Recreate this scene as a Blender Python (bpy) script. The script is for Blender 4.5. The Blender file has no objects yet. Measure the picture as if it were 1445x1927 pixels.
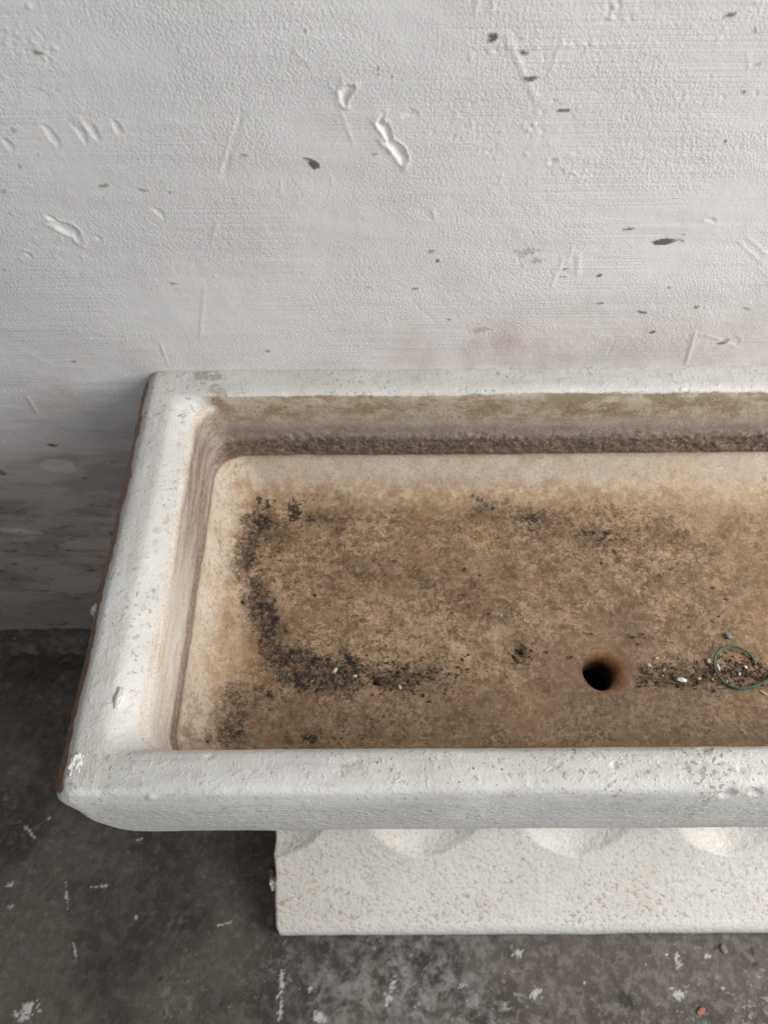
import bpy, math, random
import numpy as np

# ------------------------------------------------------------------ camera, light, exposure
sc = bpy.context.scene
PITCH, YAW, ROLL, CAMZ, CAMY = .9844, -.0048, -.0115, 1.85, -.85

def cam_axes():
    fwd = np.array([math.sin(YAW)*math.cos(PITCH), math.cos(YAW)*math.cos(PITCH), -math.sin(PITCH)])
    right = np.array([math.cos(YAW), -math.sin(YAW), 0.]); up = np.cross(right, fwd)
    r = right*math.cos(ROLL)+up*math.sin(ROLL); u = up*math.cos(ROLL)-right*math.sin(ROLL)
    return r, u, fwd
from mathutils import Matrix
cd = bpy.data.cameras.new('camera'); cam = bpy.data.objects.new('camera', cd); sc.collection.objects.link(cam)
_r, _u, _f = cam_axes()
cam.matrix_world = Matrix(((_r[0], _u[0], -_f[0], 0), (_r[1], _u[1], -_f[1], CAMY), (_r[2], _u[2], -_f[2], CAMZ), (0, 0, 0, 1)))
cd.sensor_fit = 'HORIZONTAL'; cd.sensor_width = 36; cd.lens = 36*1445/1445.; cd.clip_start = .01; cd.clip_end = 60
cd.dof.use_dof = True; cd.dof.focus_distance = 1.0; cd.dof.aperture_fstop = 7.0
sc.camera = cam

wd = bpy.data.worlds.new('World'); sc.world = wd; wd.use_nodes = True
bg = wd.node_tree.nodes['Background']; bg.inputs[0].default_value = (.93, .95, 1.0, 1); bg.inputs[1].default_value = .115

def area(name, loc, target, sx, sy, power, col):
    l = bpy.data.lights.new(name, 'AREA'); l.shape = 'RECTANGLE'; l.size = sx; l.size_y = sy; l.energy = power; l.color = col
    o = bpy.data.objects.new(name, l); sc.collection.objects.link(o); o.location = loc
    from mathutils import Vector
    d = Vector(target)-Vector(loc); o.rotation_euler = d.to_track_quat('-Z', 'Y').to_euler(); return o
area('window_light', (2.5, -1.25, 2.35), (0, -.35, .9), 2.2, 1.9, 130, (1.0, .985, .955))
area('front_fill_light', (-.4, -2.9, 1.7), (.0, 0, .9), 1.8, 1.5, 24, (.93, .97, 1.0))  # unseen soft lamp, added to fill the surfaces that face the front
sc.view_settings.view_transform = 'Standard'; sc.view_settings.look = 'None'
sc.view_settings.exposure = 0; sc.view_settings.gamma = 1; sc.view_settings.use_curve_mapping = False

# ------------------------------------------------------------------ helpers
def at(px, py, axis, val):
    """point of the place seen at photo pixel (px,py) on the plane axis=val"""
    d = _f+_r*(px-722.5)/1445.-_u*(py-963.5)/1445.
    C = np.array([0, CAMY, CAMZ]); t = (val-C[axis])/d[axis]
    return C+t*d

def sm(e0, e1, x):
    t = np.clip((x-e0)/(e1-e0), 0, 1); return t*t*(3-2*t)

_rng = np.random.RandomState(7); _T = _rng.rand(64, 64, 64).astype(np.float32)
def vnoise(x, y, z):
    xi = np.floor(x).astype(np.int64); yi = np.floor(y).astype(np.int64); zi = np.floor(z).astype(np.int64)
    fx = x-xi; fy = y-yi; fz = z-zi
    fx = fx*fx*(3-2*fx); fy = fy*fy*(3-2*fy); fz = fz*fz*(3-2*fz)
    x0 = xi & 63; x1 = (xi+1) & 63; y0 = yi & 63; y1 = (yi+1) & 63; z0 = zi & 63; z1 = (zi+1) & 63
    def L(a, b, t): return a+(b-a)*t
    return L(L(L(_T[x0, y0, z0], _T[x1, y0, z0], fx), L(_T[x0, y1, z0], _T[x1, y1, z0], fx), fy),
             L(L(_T[x0, y0, z1], _T[x1, y0, z1], fx), L(_T[x0, y1, z1], _T[x1, y1, z1], fx), fy), fz)*2-1
def fbm(x, y, z, s, o=3):
    v = 0; a = 1; t = 0
    for i in range(o):
        v = v+a*vnoise(x*s+i*17.3, y*s+i*5.1, z*s+i*9.7); t += a; a *= .5; s *= 2.03
    return v/t

def set_props(o, label=None, cat=None, group=None, kind=None):
    if label: o['label'] = label
    if cat: o['category'] = cat
    if group: o['group'] = group
    if kind: o['kind'] = kind
    return o
def empty(name, loc, **k):
    o = bpy.data.objects.new(name, None); sc.collection.objects.link(o); o.location = loc; o.empty_display_size = .05
    o['_'] = 0; del o['_']
    return set_props(o, **k)
def mesh(name, V, F, mat, parent=None, smooth=True, attrs=None, **k):
    """V in world coordinates; stored relative to the parent's base"""
    V = np.asarray(V, dtype=np.float32).reshape(-1, 3)
    if parent is not None: V = V-np.array(parent.location, dtype=np.float32)
    me = bpy.data.meshes.new(name)
    if isinstance(F, np.ndarray):
        n = F.shape[1]; me.vertices.add(len(V)); me.vertices.foreach_set('co', V.ravel())
        me.loops.add(F.size); me.loops.foreach_set('vertex_index', F.astype(np.int32).ravel())
        me.polygons.add(len(F)); me.polygons.foreach_set('loop_start', np.arange(0, F.size, n, dtype=np.int32))
        me.update(calc_edges=True); me.validate()
    else:
        me.from_pydata([tuple(map(float, v)) for v in V], [], F); me.update()
    me.polygons.foreach_set('use_smooth', [smooth]*len(me.polygons))
    if attrs:
        for an, av in attrs.items():
            a = me.attributes.new(an, 'FLOAT', 'POINT'); a.data.foreach_set('value', np.asarray(av, dtype=np.float32).ravel())
    me.materials.append(mat)
    o = bpy.data.objects.new(name, me); sc.collection.objects.link(o)
    if parent is not None: o.parent = parent
    return set_props(o, **k)
def grid_faces(R, N, wrap=False):
    i = np.arange(R-1)[:, None]; j = np.arange(N if wrap else N-1)[None, :]
    a = i*N+j; b = i*N+(j+1) % N; c = (i+1)*N+(j+1) % N; d = (i+1)*N+j
    return np.stack([a, b, c, d], -1).reshape(-1, 4)
def normals(G, wrap):
    du = np.gradient(G, axis=0)
    if wrap: dv = (np.roll(G, -1, 1)-np.roll(G, 1, 1))*.5
    else: dv = np.gradient(G, axis=1)
    n = np.cross(dv, du); return n/np.maximum(np.linalg.norm(n, axis=-1, keepdims=True), 1e-12)
def axisgrid(lo, a, b, hi, fine, coarse):
    L = list(np.arange(a, b, fine)); x = a; L2 = []; st = fine
    while x > lo: st = min(st*1.5, coarse); x -= st; L2.append(max(x, lo))
    x = L[-1]; L3 = []; st = fine
    while x < hi: st = min(st*1.5, coarse); x += st; L3.append(min(x, hi))
    return np.array(L2[::-1]+L+L3)

# ------------------------------------------------------------------ node helper
class S:
    """socket wrapper with arithmetic"""
    def __init__(s, m, sock): s.m = m; s.k = sock
    def _m(s, op, *o, clamp=False):
        n = s.m.nt.nodes.new('ShaderNodeMath'); n.operation = op; n.use_clamp = clamp
        for i, v in enumerate((s,)+o): s.m.put(n.inputs[i], v)
        return S(s.m, n.outputs[0])
    def __add__(s, o): return s._m('ADD', o)
    __radd__ = __add__
    def __sub__(s, o): return s._m('SUBTRACT', o)
    def __rsub__(s, o): return (s*-1.)+o
    def __mul__(s, o): return s._m('MULTIPLY', o)
    __rmul__ = __mul__
    def __truediv__(s, o): return s._m('DIVIDE', o)
    def abs(s): return s._m('ABSOLUTE')
    def max(s, o): return s._m('MAXIMUM', o)
    def min(s, o): return s._m('MINIMUM', o)
    def pow(s, o): return s._m('POWER', o)
    def sqrt(s): return s._m('SQRT')
    def clamp(s): return s._m('ADD', 0., clamp=True)
    def ss(s, a, b, lo=0., hi=1.):
        n = s.m.nt.nodes.new('ShaderNodeMapRange'); n.interpolation_type = 'SMOOTHSTEP'
        if a > b: a, b, lo, hi = b, a, hi, lo
        s.m.put(n.inputs[0], s); n.inputs[1].default_value = a; n.inputs[2].default_value = b
        n.inputs[3].default_value = lo; n.inputs[4].default_value = hi
        return S(s.m, n.outputs[0])
class M:
    def __init__(self, name, rough=.6, spec=.4, off=(0, 0, 0)):
        self.mat = bpy.data.materials.new(name); self.mat.use_nodes = True; self.nt = self.mat.node_tree
        self.b = self.nt.nodes['Principled BSDF']; self.b.inputs['Roughness'].default_value = rough
        self.b.inputs['Specular IOR Level'].default_value = spec
        tc = self.nt.nodes.new('ShaderNodeTexCoord'); va = self.nt.nodes.new('ShaderNodeVectorMath'); va.operation = 'ADD'
        va.inputs[1].default_value = off; self.nt.links.new(tc.outputs['Object'], va.inputs[0]); self.P = S(self, va.outputs[0])
        sp = self.nt.nodes.new('ShaderNodeSeparateXYZ'); self.put(sp.inputs[0], self.P)
        self.x, self.y, self.z = (S(self, sp.outputs[i]) for i in range(3))
    def put(self, inp, v):
        if isinstance(v, S): self.nt.links.new(v.k, inp)
        elif isinstance(v, (tuple, list)): inp.default_value = tuple(v)+((1,) if len(v) == 3 and len(inp.default_value) == 4 else ())
        else: inp.default_value = v
    def vec(self, x, y, z):
        n = self.nt.nodes.new('ShaderNodeCombineXYZ')
        for i, v in enumerate((x, y, z)): self.put(n.inputs[i], v)
        return S(self, n.outputs[0])
    def scaled(self, sx, sy, sz, P=None):
        n = self.nt.nodes.new('ShaderNodeVectorMath'); n.operation = 'MULTIPLY'; self.put(n.inputs[0], P or self.P)
        n.inputs[1].default_value = (sx, sy, sz); return S(self, n.outputs[0])
    def noise(self, scale, detail=4, rough=.55, dist=0., P=None, w=None):
        n = self.nt.nodes.new('ShaderNodeTexNoise')
        if w is not None: n.noise_dimensions = '4D'; n.inputs['W'].default_value = w
        self.put(n.inputs['Vector'], P or self.P)
        n.inputs['Scale'].default_value = scale; n.inputs['Detail'].default_value = detail
        n.inputs['Roughness'].default_value = rough; n.inputs['Distortion'].default_value = dist
        return S(self, n.outputs[0])
    def vor(self, scale, feature='F1', P=None, rnd=1., out=0):
        n = self.nt.nodes.new('ShaderNodeTexVoronoi'); n.feature = feature; n.voronoi_dimensions = '2D' if P is not None else '3D'; self.put(n.inputs['Vector'], P or self.P)
        n.inputs['Scale'].default_value = scale; n.inputs['Randomness'].default_value = rnd
        return S(self, n.outputs[out])
    def mix(self, f, a, b, mode='MIX'):
        n = self.nt.nodes.new('ShaderNodeMix'); n.data_type = 'RGBA'; n.blend_type = mode; n.clamp_factor = True
        self.put(n.inputs[0], f); self.put(n.inputs[6], a); self.put(n.inputs[7], b); return S(self, n.outputs[2])
    def attr(self, name):
        n = self.nt.nodes.new('ShaderNodeAttribute'); n.attribute_name = name; return S(self, n.outputs['Fac'])
    def seg(self, x0, y0, x1, y1, r, ax=None, ay=None):
        """soft 0..1 mask round the segment"""
        ax = ax or self.x; ay = ay or self.y
        dx, dy = x1-x0, y1-y0; L2 = max(dx*dx+dy*dy, 1e-9)
        t = (((ax-x0)*dx+(ay-y0)*dy)*(1/L2)).clamp()
        ex = ax-x0-t*dx; ey = ay-y0-t*dy
        return (ex*ex+ey*ey).sqrt().ss(r, 0.)
    def bump(self, h, dist=.001, strength=1.):
        n = self.nt.nodes.new('ShaderNodeBump'); n.inputs['Strength'].default_value = strength; n.inputs['Distance'].default_value = dist
        self.put(n.inputs['Height'], h); self.nt.links.new(n.outputs[0], self.b.inputs['Normal'])
    def out(self, col=None, rough=None):
        if col is not None: self.put(self.b.inputs['Base Color'], col)
        if rough is not None: self.put(self.b.inputs['Roughness'], rough)
        return self.mat

RIM = .975; FLOOR = .7755
SINK = (.42, -.32, .738)     # base of the sink
PED = (.42, -.45, 0.)

# ------------------------------------------------------------------ materials
def mat_wall():
    m = M('white_wall_paint', rough=.55, spec=.35)
    big = m.noise(2.2, 3); med = m.noise(9, 4, .6); br = m.noise(6, 5, .7, P=m.scaled(.35, 1, 5))
    col = m.mix(big.ss(.3, .7), (.61, .595, .592), (.67, .657, .655))
    col = m.mix(m.noise(11, 6, .75, w=5.).ss(.48, .62)*.22, col, (.53, .52, .52)); col = m.mix(br.ss(.45, .75)*.28, col, (.52, .51, .505))
    # soft pinkish grime just above and beside the sink
    g1 = m.seg(.10, .99, .30, .99, .14, m.x, m.z)*m.noise(14, 5, .6, P=m.scaled(1, 1, .6)).ss(.40, .72)
    col = m.mix(g1*.75, col, (.42, .33, .285))
    g2 = m.seg(.1, 1.0, .7, 1.0, .16, m.x, m.z)*m.noise(5, 4).ss(.35, .7)
    col = m.mix(g2*.4, col, (.60, .52, .48))
    g3 = m.seg(-.7, 1.09, -.3, .98, .2, m.x, m.z)*m.noise(7, 4).ss(.35, .75)
    col = m.mix(g3*.3, col, (.53, .48, .45))
    # dirt towards the foot of the wall; low also paints in the sink's shade
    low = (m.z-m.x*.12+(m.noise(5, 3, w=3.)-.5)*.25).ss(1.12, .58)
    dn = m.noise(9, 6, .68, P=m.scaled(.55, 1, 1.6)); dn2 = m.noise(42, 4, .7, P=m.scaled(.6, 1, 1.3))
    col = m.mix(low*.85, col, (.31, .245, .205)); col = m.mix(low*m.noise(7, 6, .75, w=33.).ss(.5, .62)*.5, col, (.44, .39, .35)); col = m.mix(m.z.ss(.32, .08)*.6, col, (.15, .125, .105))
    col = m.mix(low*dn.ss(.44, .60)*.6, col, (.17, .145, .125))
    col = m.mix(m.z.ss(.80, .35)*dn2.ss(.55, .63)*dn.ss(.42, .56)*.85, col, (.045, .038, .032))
    sp = m.vor(26, P=m.vec(m.x, m.z, 0.)); spn = m.noise(3.1, 2)
    col = m.mix(((sp+(m.noise(120, 3)-.5)*.5).ss(.08, .02))*spn.ss(.58, .66)*.45, col, (.16, .145, .12))
    mk = m.attr('mark')
    col = m.mix(mk.clamp()*.93, col, (.085, .078, .06)); ch = m.attr('chip'); col = m.mix(ch.clamp(), col, (.78, .77, .76))
    rustic = m.attr('rust'); col = m.mix(rustic.clamp(), col, (.33, .26, .19))
    peel = m.noise(300, 3, .6); lines = m.noise(30, 3, .6, P=m.scaled(.12, 1, 9)); soft = m.noise(48, 3, .5)
    area_ = m.noise(4.2, 3, P=m.scaled(1, 1, 1.8)).ss(.36, .6)
    h = peel*(area_*.85+.28)+lines*.8*m.noise(5.3, 2, w=3.).ss(.38, .62)+soft*.5
    m.bump(h, .0019, .85)
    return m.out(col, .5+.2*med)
def mat_floor():
    m = M('worn_concrete', rough=.75, spec=.3)
    n1 = m.noise(3.5, 5, .6); n2 = m.noise(38, 5, .68); n3 = m.noise(160, 3, .6)
    col = m.mix(n1.ss(.40, .60), (.050, .039, .032), (.104, .087, .073))
    col = m.mix(n2.ss(.46, .60)*(m.x.ss(-.4, .1)*.4+.15), col, (.22, .203, .186)); col = m.mix(m.noise(17, 6, .75, w=6.).ss(.52, .62)*.45, col, (.06, .05, .044))
    col = m.mix(n3.ss(.5, .75)*.4, col, (.05, .046, .042))
    # lighter scuffed area under the front of the pedestal, to the right
    sc_ = m.seg(-.10, -.80, .12, -.79, .16)
    w = m.noise(26, 6, .72, .4); w2 = m.noise(70, 4, .65); pat = m.noise(6.5, 3, w=5.).ss(.44, .64)
    spl = (w.ss(.585, .62)*(pat*.85+.08)).max(w2.ss(.60, .63)*(pat*.7+.2)).max(m.noise(160, 4, .7, w=7.).ss(.62, .65)*(pat*.6+.15))
    left = m.x.ss(-.45, .05, .30, 1.)
    col = m.mix((spl*left).clamp()*.6, col, (.40, .385, .36))
    col = m.mix(sc_*w.ss(.42, .62)*.55, col, (.33, .325, .31))
    # crisp paint drips
    v = m.vor(17, P=m.vec(m.x, m.y, 0.)); vn = m.noise(55, 3, .6)
    col = m.mix((v+vn*.9+m.noise(5, 2, w=8.)*.3).ss(.49, .46)*left, col, (.62, .61, .60))
    # dark aggregate stones
    st = m.vor(34, out=0); sr = m.vor(34, out=1)
    col = m.mix((st+n2*.3).ss(.28, .25)*m.noise(8, 2, w=9.).ss(.53, .58)*.75, col, (.055, .058, .062))
    # greenish mud and cracks
    ck = m.vor(3.1, 'DISTANCE_TO_EDGE')
    cn = (ck+(m.noise(20, 4)-.5)*.05)
    crack = cn.ss(.012, .002)*m.noise(4, 2, w=2.).ss(.45, .6)
    crack = crack*.0
    wl = m.y.ss(-.32, -.08)
    col = m.mix(wl*n2.ss(.4, .6)*.8, col, (.05, .046, .038))
    pt = m.attr('paint'); col = m.mix(pt.clamp()*.85, col, (.52, .51, .49))
    pt = m.attr('dark'); col = m.mix(pt.clamp()*.85, col, (.035, .033, .031))
    m.bump(n2*1.0+n3*.35-crack*.6+m.noise(14, 3)*1.2, .003, .8)
    return m.out(col, n2.ss(.3, .7, .55, .85))
def mat_mortar():
    m = M('crumbling_mortar', rough=.9, spec=.2)
    n = m.noise(22, 6, .7); n2 = m.noise(90, 4, .7)
    col = m.mix(n.ss(.35, .65), (.06, .05, .04), (.15, .135, .115)); col = m.mix(n2.ss(.5, .65)*.6, col, (.05, .044, .036))
    col = m.mix(m.noise(60, 3, w=4.).ss(.66, .72), col, (.4, .38, .34))
    m.bump(n+n2*.6, .006, 1.); return m.out(col)
def mat_glaze():
    """white glaze of the rim and outside"""
    m = M('white_sink_glaze', rough=.4, spec=.5, off=SINK)
    n1 = m.noise(7, 4, .6); n2 = m.noise(24, 5, .65, P=m.scaled(.35, 1, 1)); n3 = m.noise(24, 5, .65, P=m.scaled(1, .3, 1))
    side = m.x.ss(-.30, -.33)
    st = m.mix(side, n2, n3)
    stv = S(m, st.k)
    col = m.mix(n1.ss(.35, .7), (.56, .548, .518), (.65, .638, .612))
    sep = m.nt.nodes.new('ShaderNodeSeparateColor'); m.put(sep.inputs[0], stv); sv = S(m, sep.outputs[0])
    col = m.mix(sv.ss(.48, .66)*.5, col, (.47, .465, .455)); col = m.mix(m.noise(90, 5, .75, w=12.).ss(.54, .68)*.35, col, (.42, .41, .39))
    # yellow-grey wear on the top of the rim
    top = m.z.ss(.966, .974)
    col = m.mix(top*m.noise(13, 6, .72, w=1.).ss(.47, .62)*.45, col, (.50, .475, .425))
    # brown rub marks on front rim
    fr = m.y.ss(-.565, -.59)*top
    col = m.mix(fr*m.noise(30, 6, .75, P=m.scaled(.8, 1, 1), w=2.).ss(.56, .66)*.55, col, (.33, .26, .20))
    # bare patch on back-left corner
    c1 = m.seg(-.287, -.012, -.262, -.012, .016)*m.noise(90, 3).ss(.36, .5)
    c2 = m.seg(-.262, -.038, -.252, -.046, .014)*m.noise(110, 3).ss(.36, .5)
    col = m.mix(c1.ss(.1, .5)*.8, col, (.36, .33, .27)); col = m.mix(c2.ss(.1, .5)*.75, col, (.38, .35, .29))
    # tiny dark pits
    uv = m.vec(m.x, m.y+m.z, 0.)
    v = m.vor(150, P=uv); vr = m.noise(12, 3, w=7.)
    pit = (v+(m.noise(330, 3)-.5)*.7+(m.noise(37, 2)-.5)*.5).ss(.02, -.05)*vr.ss(.52, .62)
    col = m.mix(pit*.65, col, (.20, .17, .14))
    v2 = m.vor(42, P=uv); pit2 = (v2+(m.noise(190, 4, .7)-.5)*.6+(m.noise(15, 2)-.5)*.3).ss(.0, -.05)*m.noise(6, 2, w=8.).ss(.48, .56)
    col = m.mix(pit2*.7, col, (.19, .15, .11))
    edge_ = m.z.ss(.9735, .966)*m.z.ss(.945, .955)
    col = m.mix(edge_*m.noise(44, 6, .75, w=15.).ss(.55, .64)*.6, col, (.33, .28, .22))
    scf = m.noise(28, 6, .8, w=16., P=m.scaled(1, 1, .5)).ss(.56, .66); col = m.mix(scf*.38, col, (.40, .375, .33))
    bst = m.noise(80, 5, .7, P=m.scaled(.07, 1, 1), w=3.).ss(.56, .66)*m.y.ss(-.58, -.60); col = m.mix(bst*.35, col, (.36, .36, .37))
    # cluster of brown pits to the right
    cl = m.seg(.345, -.595, .36, -.62, .04)*m.noise(150, 4, .7, w=1.).ss(.53, .60)
    col = m.mix(cl.ss(.12, .5)*.7, col, (.30, .235, .18))
    # dark hairline on the back rim's inner edge
    hl = ((m.y+.0475+(m.noise(14, 3)-.5)*.006).abs()).ss(.0016, .0004)*m.noise(18, 2, w=3.).ss(.46, .56)*m.x.ss(-.1, .2)*top
    col = m.mix(hl*.75, col, (.16, .145, .13))
    # cream tone where the inside wall of the left end begins
    inn = m.x.ss(-.302, -.288)*m.y.ss(-.40, -.28)*m.y.ss(-.06, -.075)
    col = m.mix(inn*m.noise(20, 4, P=m.scaled(1, .4, 1), w=4.).ss(.35, .6)*.65, col, (.56, .49, .38))
    ex = m.attr('clay'); col = m.mix(ex.clamp(), col, m.mix(m.noise(60, 4, .7), (.10, .06, .04), (.33, .20, .12)))
    bk = m.y.ss(-.10, -.08)*m.x.ss(-.285, -.262); dd = RIM-m.z+(m.noise(50, 4, .7)-.5)*.008+(m.noise(7, 3, w=2.)-.5)*.008
    tn = m.mix(m.noise(36, 7, .75, P=m.scaled(.45, 1, 1)).ss(.42, .60), (.245, .19, .125), (.41, .35, .275))
    col = m.mix(bk*dd.ss(.0060, .0085)*m.y.ss(-.044, -.047), col, tn)
    # front: dimples; rim: brush marks
    rot = m.vec(m.x*.8+m.z*.9, m.y*0., m.z*2.4-m.x*.55)
    dim = m.noise(95, 3, .5, P=rot); front = m.z.ss(.955, .90)
    fine = m.noise(330, 2, .6); br1 = m.noise(60, 3, .6, P=m.scaled(.15, 1, 1)); br2 = m.noise(60, 3, .6, P=m.scaled(1, .15, 1))
    lump = m.noise(75, 4, .62, .6)
    brk = m.mix(side, br1, br2); s2 = m.nt.nodes.new('ShaderNodeSeparateColor'); m.put(s2.inputs[0], brk); bb = S(m, s2.outputs[0])
    grit = m.noise(130, 4, .65, w=6.).ss(.58, .70)*m.noise(9, 3, w=6.).ss(.42, .6)
    h = fine*.25+bb*.55+lump.ss(.5, .7)*.2+grit*.8+front*dim*1.9+front*m.noise(260, 2, w=2.)*.4-pit*1.3-pit2*1.8-cl.ss(.12, .5)*.6
    m.bump(h, .0022, 1.)
    return m.out(col, (.34+sv*.25))
def mat_basin():
    m = M('stained_basin_glaze', rough=.6, spec=.3, off=SINK)
    x, y, z = m.x, m.y, m.z
    drop = RIM-z
    wob = (m.noise(9, 4, .6)-.5)*.022
    wobs = (m.noise(40, 4, .65)-.5)*.012
    d = drop+wob*1.3+wobs*1.5
    # ---- wall colours
    tan = m.mix(m.noise(36, 7, .75, P=m.scaled(.45, 1, 1)).ss(.42, .60), (.245, .19, .125), (.41, .35, .275)); tan = m.mix((m.vor(120, P=m.vec(m.x, m.z, 0.))+(m.noise(240, 2)-.5)*.3).ss(.2, .1)*m.noise(20, 3).ss(.48, .58)*.7, tan, (.12, .09, .06))
    lil = m.mix(m.noise(22, 4, P=m.scaled(.5, 1, 1), w=3.).ss(.4, .65), (.36, .31, .275), (.30, .25, .225))
    fn = m.noise(230, 3, .6)
    pur = m.mix(m.noise(60, 4, .65, P=m.scaled(.35, 1, 1.)).ss(.35, .7), (.095, .068, .056), (.185, .142, .120))
    pur = m.mix(fn.ss(.52, .7)*.55, pur, (.36, .31, .27)); pur = m.mix(fn.ss(.48, .34)*.6, pur, (.07, .05, .042))
    wall = m.mix(d.ss(.045, .068)*.8, tan, lil)
    wall = m.mix(m.noise(12, 3, w=6.).ss(.5, .7)*.6*d.ss(.02, .06), wall, (.44, .41, .37))
    wall = m.mix(d.ss(.060, .084), wall, m.mix(.5, pur, lil)); wall = m.mix((d+wobs).ss(.092, .104), wall, pur); wall = m.mix(m.noise(120, 4, .7, w=21.).ss(.52, .60)*(d+wobs).ss(.10, .12)*.5, wall, (.06, .042, .034))
    # left end: cream lip, grey-violet streaks, whiter towards the front
    cream = m.mix(m.noise(26, 7, .8, P=m.scaled(1, .3, 1.6)).ss(.35, .65), (.50, .44, .34), (.70, .67, .61))
    lst = m.noise(34, 8, .78, .3, P=m.scaled(1, .22, 1.8)); 
    lp = m.mix(lst.ss(.42, .60), (.19, .145, .12), (.40, .34, .30)); lp = m.mix(fn.ss(.5, .6)*.5, lp, (.42, .36, .32))
    endb = (y+(m.noise(12, 3)-.5)*.08).ss(-.18, -.46)
    lw = m.mix((drop+wob*.6+wobs).ss(.026, .040)*(1.-endb*.0), cream, lp)
    whiter = m.mix(m.noise(24, 5, .7, P=m.scaled(1, .18, 2)).ss(.35, .7), (.68, .645, .60), (.54, .47, .39))
    lw = m.mix(endb*(drop+wob).ss(.125, .105), lw, whiter)
    lw = m.mix(m.seg(-.30, -.40, -.28, -.46, .05)*lst.ss(.5, .6)*.5, lw, (.45, .30, .15))
    isl = x.ss(-.255, -.272)
    wall = m.mix(isl, wall, lw)
    # ---- below the water line: pale cove then brown floor
    fl = m.noise(46, 8, .72, .5); fl2 = m.noise(170, 4, .7); fl3 = m.noise(6.5, 5, .6); fib = m.noise(85, 6, .8, 1.6, P=m.scaled(.55, 1, 1))
    pale = m.mix(m.noise(28, 5, .65, w=2.).ss(.36, .7), (.52, .455, .385), (.40, .33, .265))
    pale = m.mix(m.noise(240, 4, .7, w=17.).ss(.50, .62)*.5, pale, (.33, .265, .21))
    pale = m.mix(m.x.ss(-.20, -.25)*.6, pale, (.62, .54, .44)); pale = m.mix(m.x.ss(-.20, -.24)*m.noise(40, 8, .8, P=m.scaled(1, .5, 1), w=41.).ss(.5, .62)*.6, pale, (.33, .24, .16)); pale = m.mix(m.x.ss(-.20, -.24)*m.noise(170, 5, .8, w=42.).ss(.53, .60)*.6, pale, (.26, .19, .13))
    gr = m.noise(260, 5, .75, w=4.); md = m.noise(100, 6, .78, .4, w=6.)
    brown = m.mix((fl*.5+md*.5).ss(.44, .56), (.080, .043, .020), (.44, .295, .175))
    brown = m.mix(gr.ss(.51, .58)*.5, brown, (.64, .455, .285))
    fz = m.noise(9, 3, w=71.).ss(.42, .58)
    fil = ((m.noise(95, 3, .5, 1.2, w=72.)-.5).abs()).ss(.014, .003).max(((m.noise(60, 3, .5, 1.8, w=73.)-.5).abs()).ss(.008, .002)); brown = m.mix(fil*fz*.55, brown, (.62, .47, .32))
    fdk = ((m.noise(75, 3, .5, 1.5, P=m.scaled(.5, 1, 1), w=74.)-.5).abs()).ss(.010, .002); brown = m.mix(fdk*.4, brown, (.07, .042, .024)); brown = m.mix(gr.ss(.49, .40)*.6, brown, (.095, .055, .030))
    brown = m.mix(fl3.ss(.47, .57)*.55, brown, (.175, .108, .058))
    brown = m.mix(fib.ss(.53, .62)*.6, brown, (.50, .38, .27))
    brown = m.mix(fl2.ss(.44, .32)*.7, brown, (.10, .068, .045))
    brown = m.mix(m.noise(14, 7, .78, w=11.).ss(.50, .58)*.55, brown, (.145, .088, .050)); brown = m.mix(m.noise(8, 4, .7, w=13.).ss(.52, .62)*.4, brown, (.34, .20, .10))
    # distances from the floor's edge
    ex = x+.282; ey = (y+.060)*-1.; ef = y+.578
    edge = ex.min(ey*.95)
    ed = edge+(m.noise(11, 6, .7)-.5)*.075+(m.noise(60, 4, .7)-.5)*.025
    tanc = m.mix(m.noise(50, 8, .8).ss(.42, .60), (.33, .225, .130), (.56, .44, .31))
    tanc = m.mix(m.noise(150, 5, .75, w=14.).ss(.45, .60)*.5, tanc, (.30, .21, .135))
    low = m.mix(ed.ss(.008, .045), pale, tanc)
    low = m.mix(ed.ss(.040, .085)*.95, low, brown)
    leftc = x.ss(-.19, -.235)
    low = m.mix(leftc*ed.ss(.03, .07)*.55, low, m.mix(m.noise(60, 5, .75, P=m.scaled(1, .35, 1), w=2.).ss(.4, .62), (.32, .215, .13), (.60, .47, .34)))
    # streaks down the front-left corner
    skk = m.noise(34, 5, .7, .4, P=m.scaled(1.6, .16, 1)).ss(.53, .66)*x.ss(-.19, -.25)*y.ss(-.25, -.45)
    low = m.mix(skk*.6, low, (.33, .225, .14))
    # damp dark brown round the drain
    dr = m.seg(.315, -.42, .36, -.36, .16)*m.noise(18, 5, .6, w=2.).ss(.3, .6)
    low = m.mix(dr*.5, low, (.175, .118, .082))
    dr2 = m.seg(.10, -.45, .62, -.47, .13)*m.noise(24, 5, .7, w=9.).ss(.38, .62)
    low = m.mix(dr2*.55, low, (.13, .082, .048)); cz = m.seg(.0, -.27, .45, -.30, .24)*m.noise(16, 8, .8, w=51.).ss(.47, .60); low = m.mix(cz*.6, low, (.135, .083, .045)); cz2 = m.seg(.05, -.34, .15, -.38, .16)*m.noise(30, 8, .8, w=52.).ss(.50, .60); low = m.mix(cz2*.5, low, (.55, .42, .30))
    fb = y.ss(-.42, -.53)*fl.ss(.4, .6); low = m.mix(fb*.7, low, (.17, .118, .078))
    rb = m.seg(.52, -.15, .8, -.2, .2)*m.noise(12, 5, w=3.).ss(.4, .65); low = m.mix(rb*.4, low, (.50, .38, .26))
    # ---- black mould
    blot = m.noise(38, 8, .82); blot2 = m.noise(120, 5, .75)
    mask = None
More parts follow.
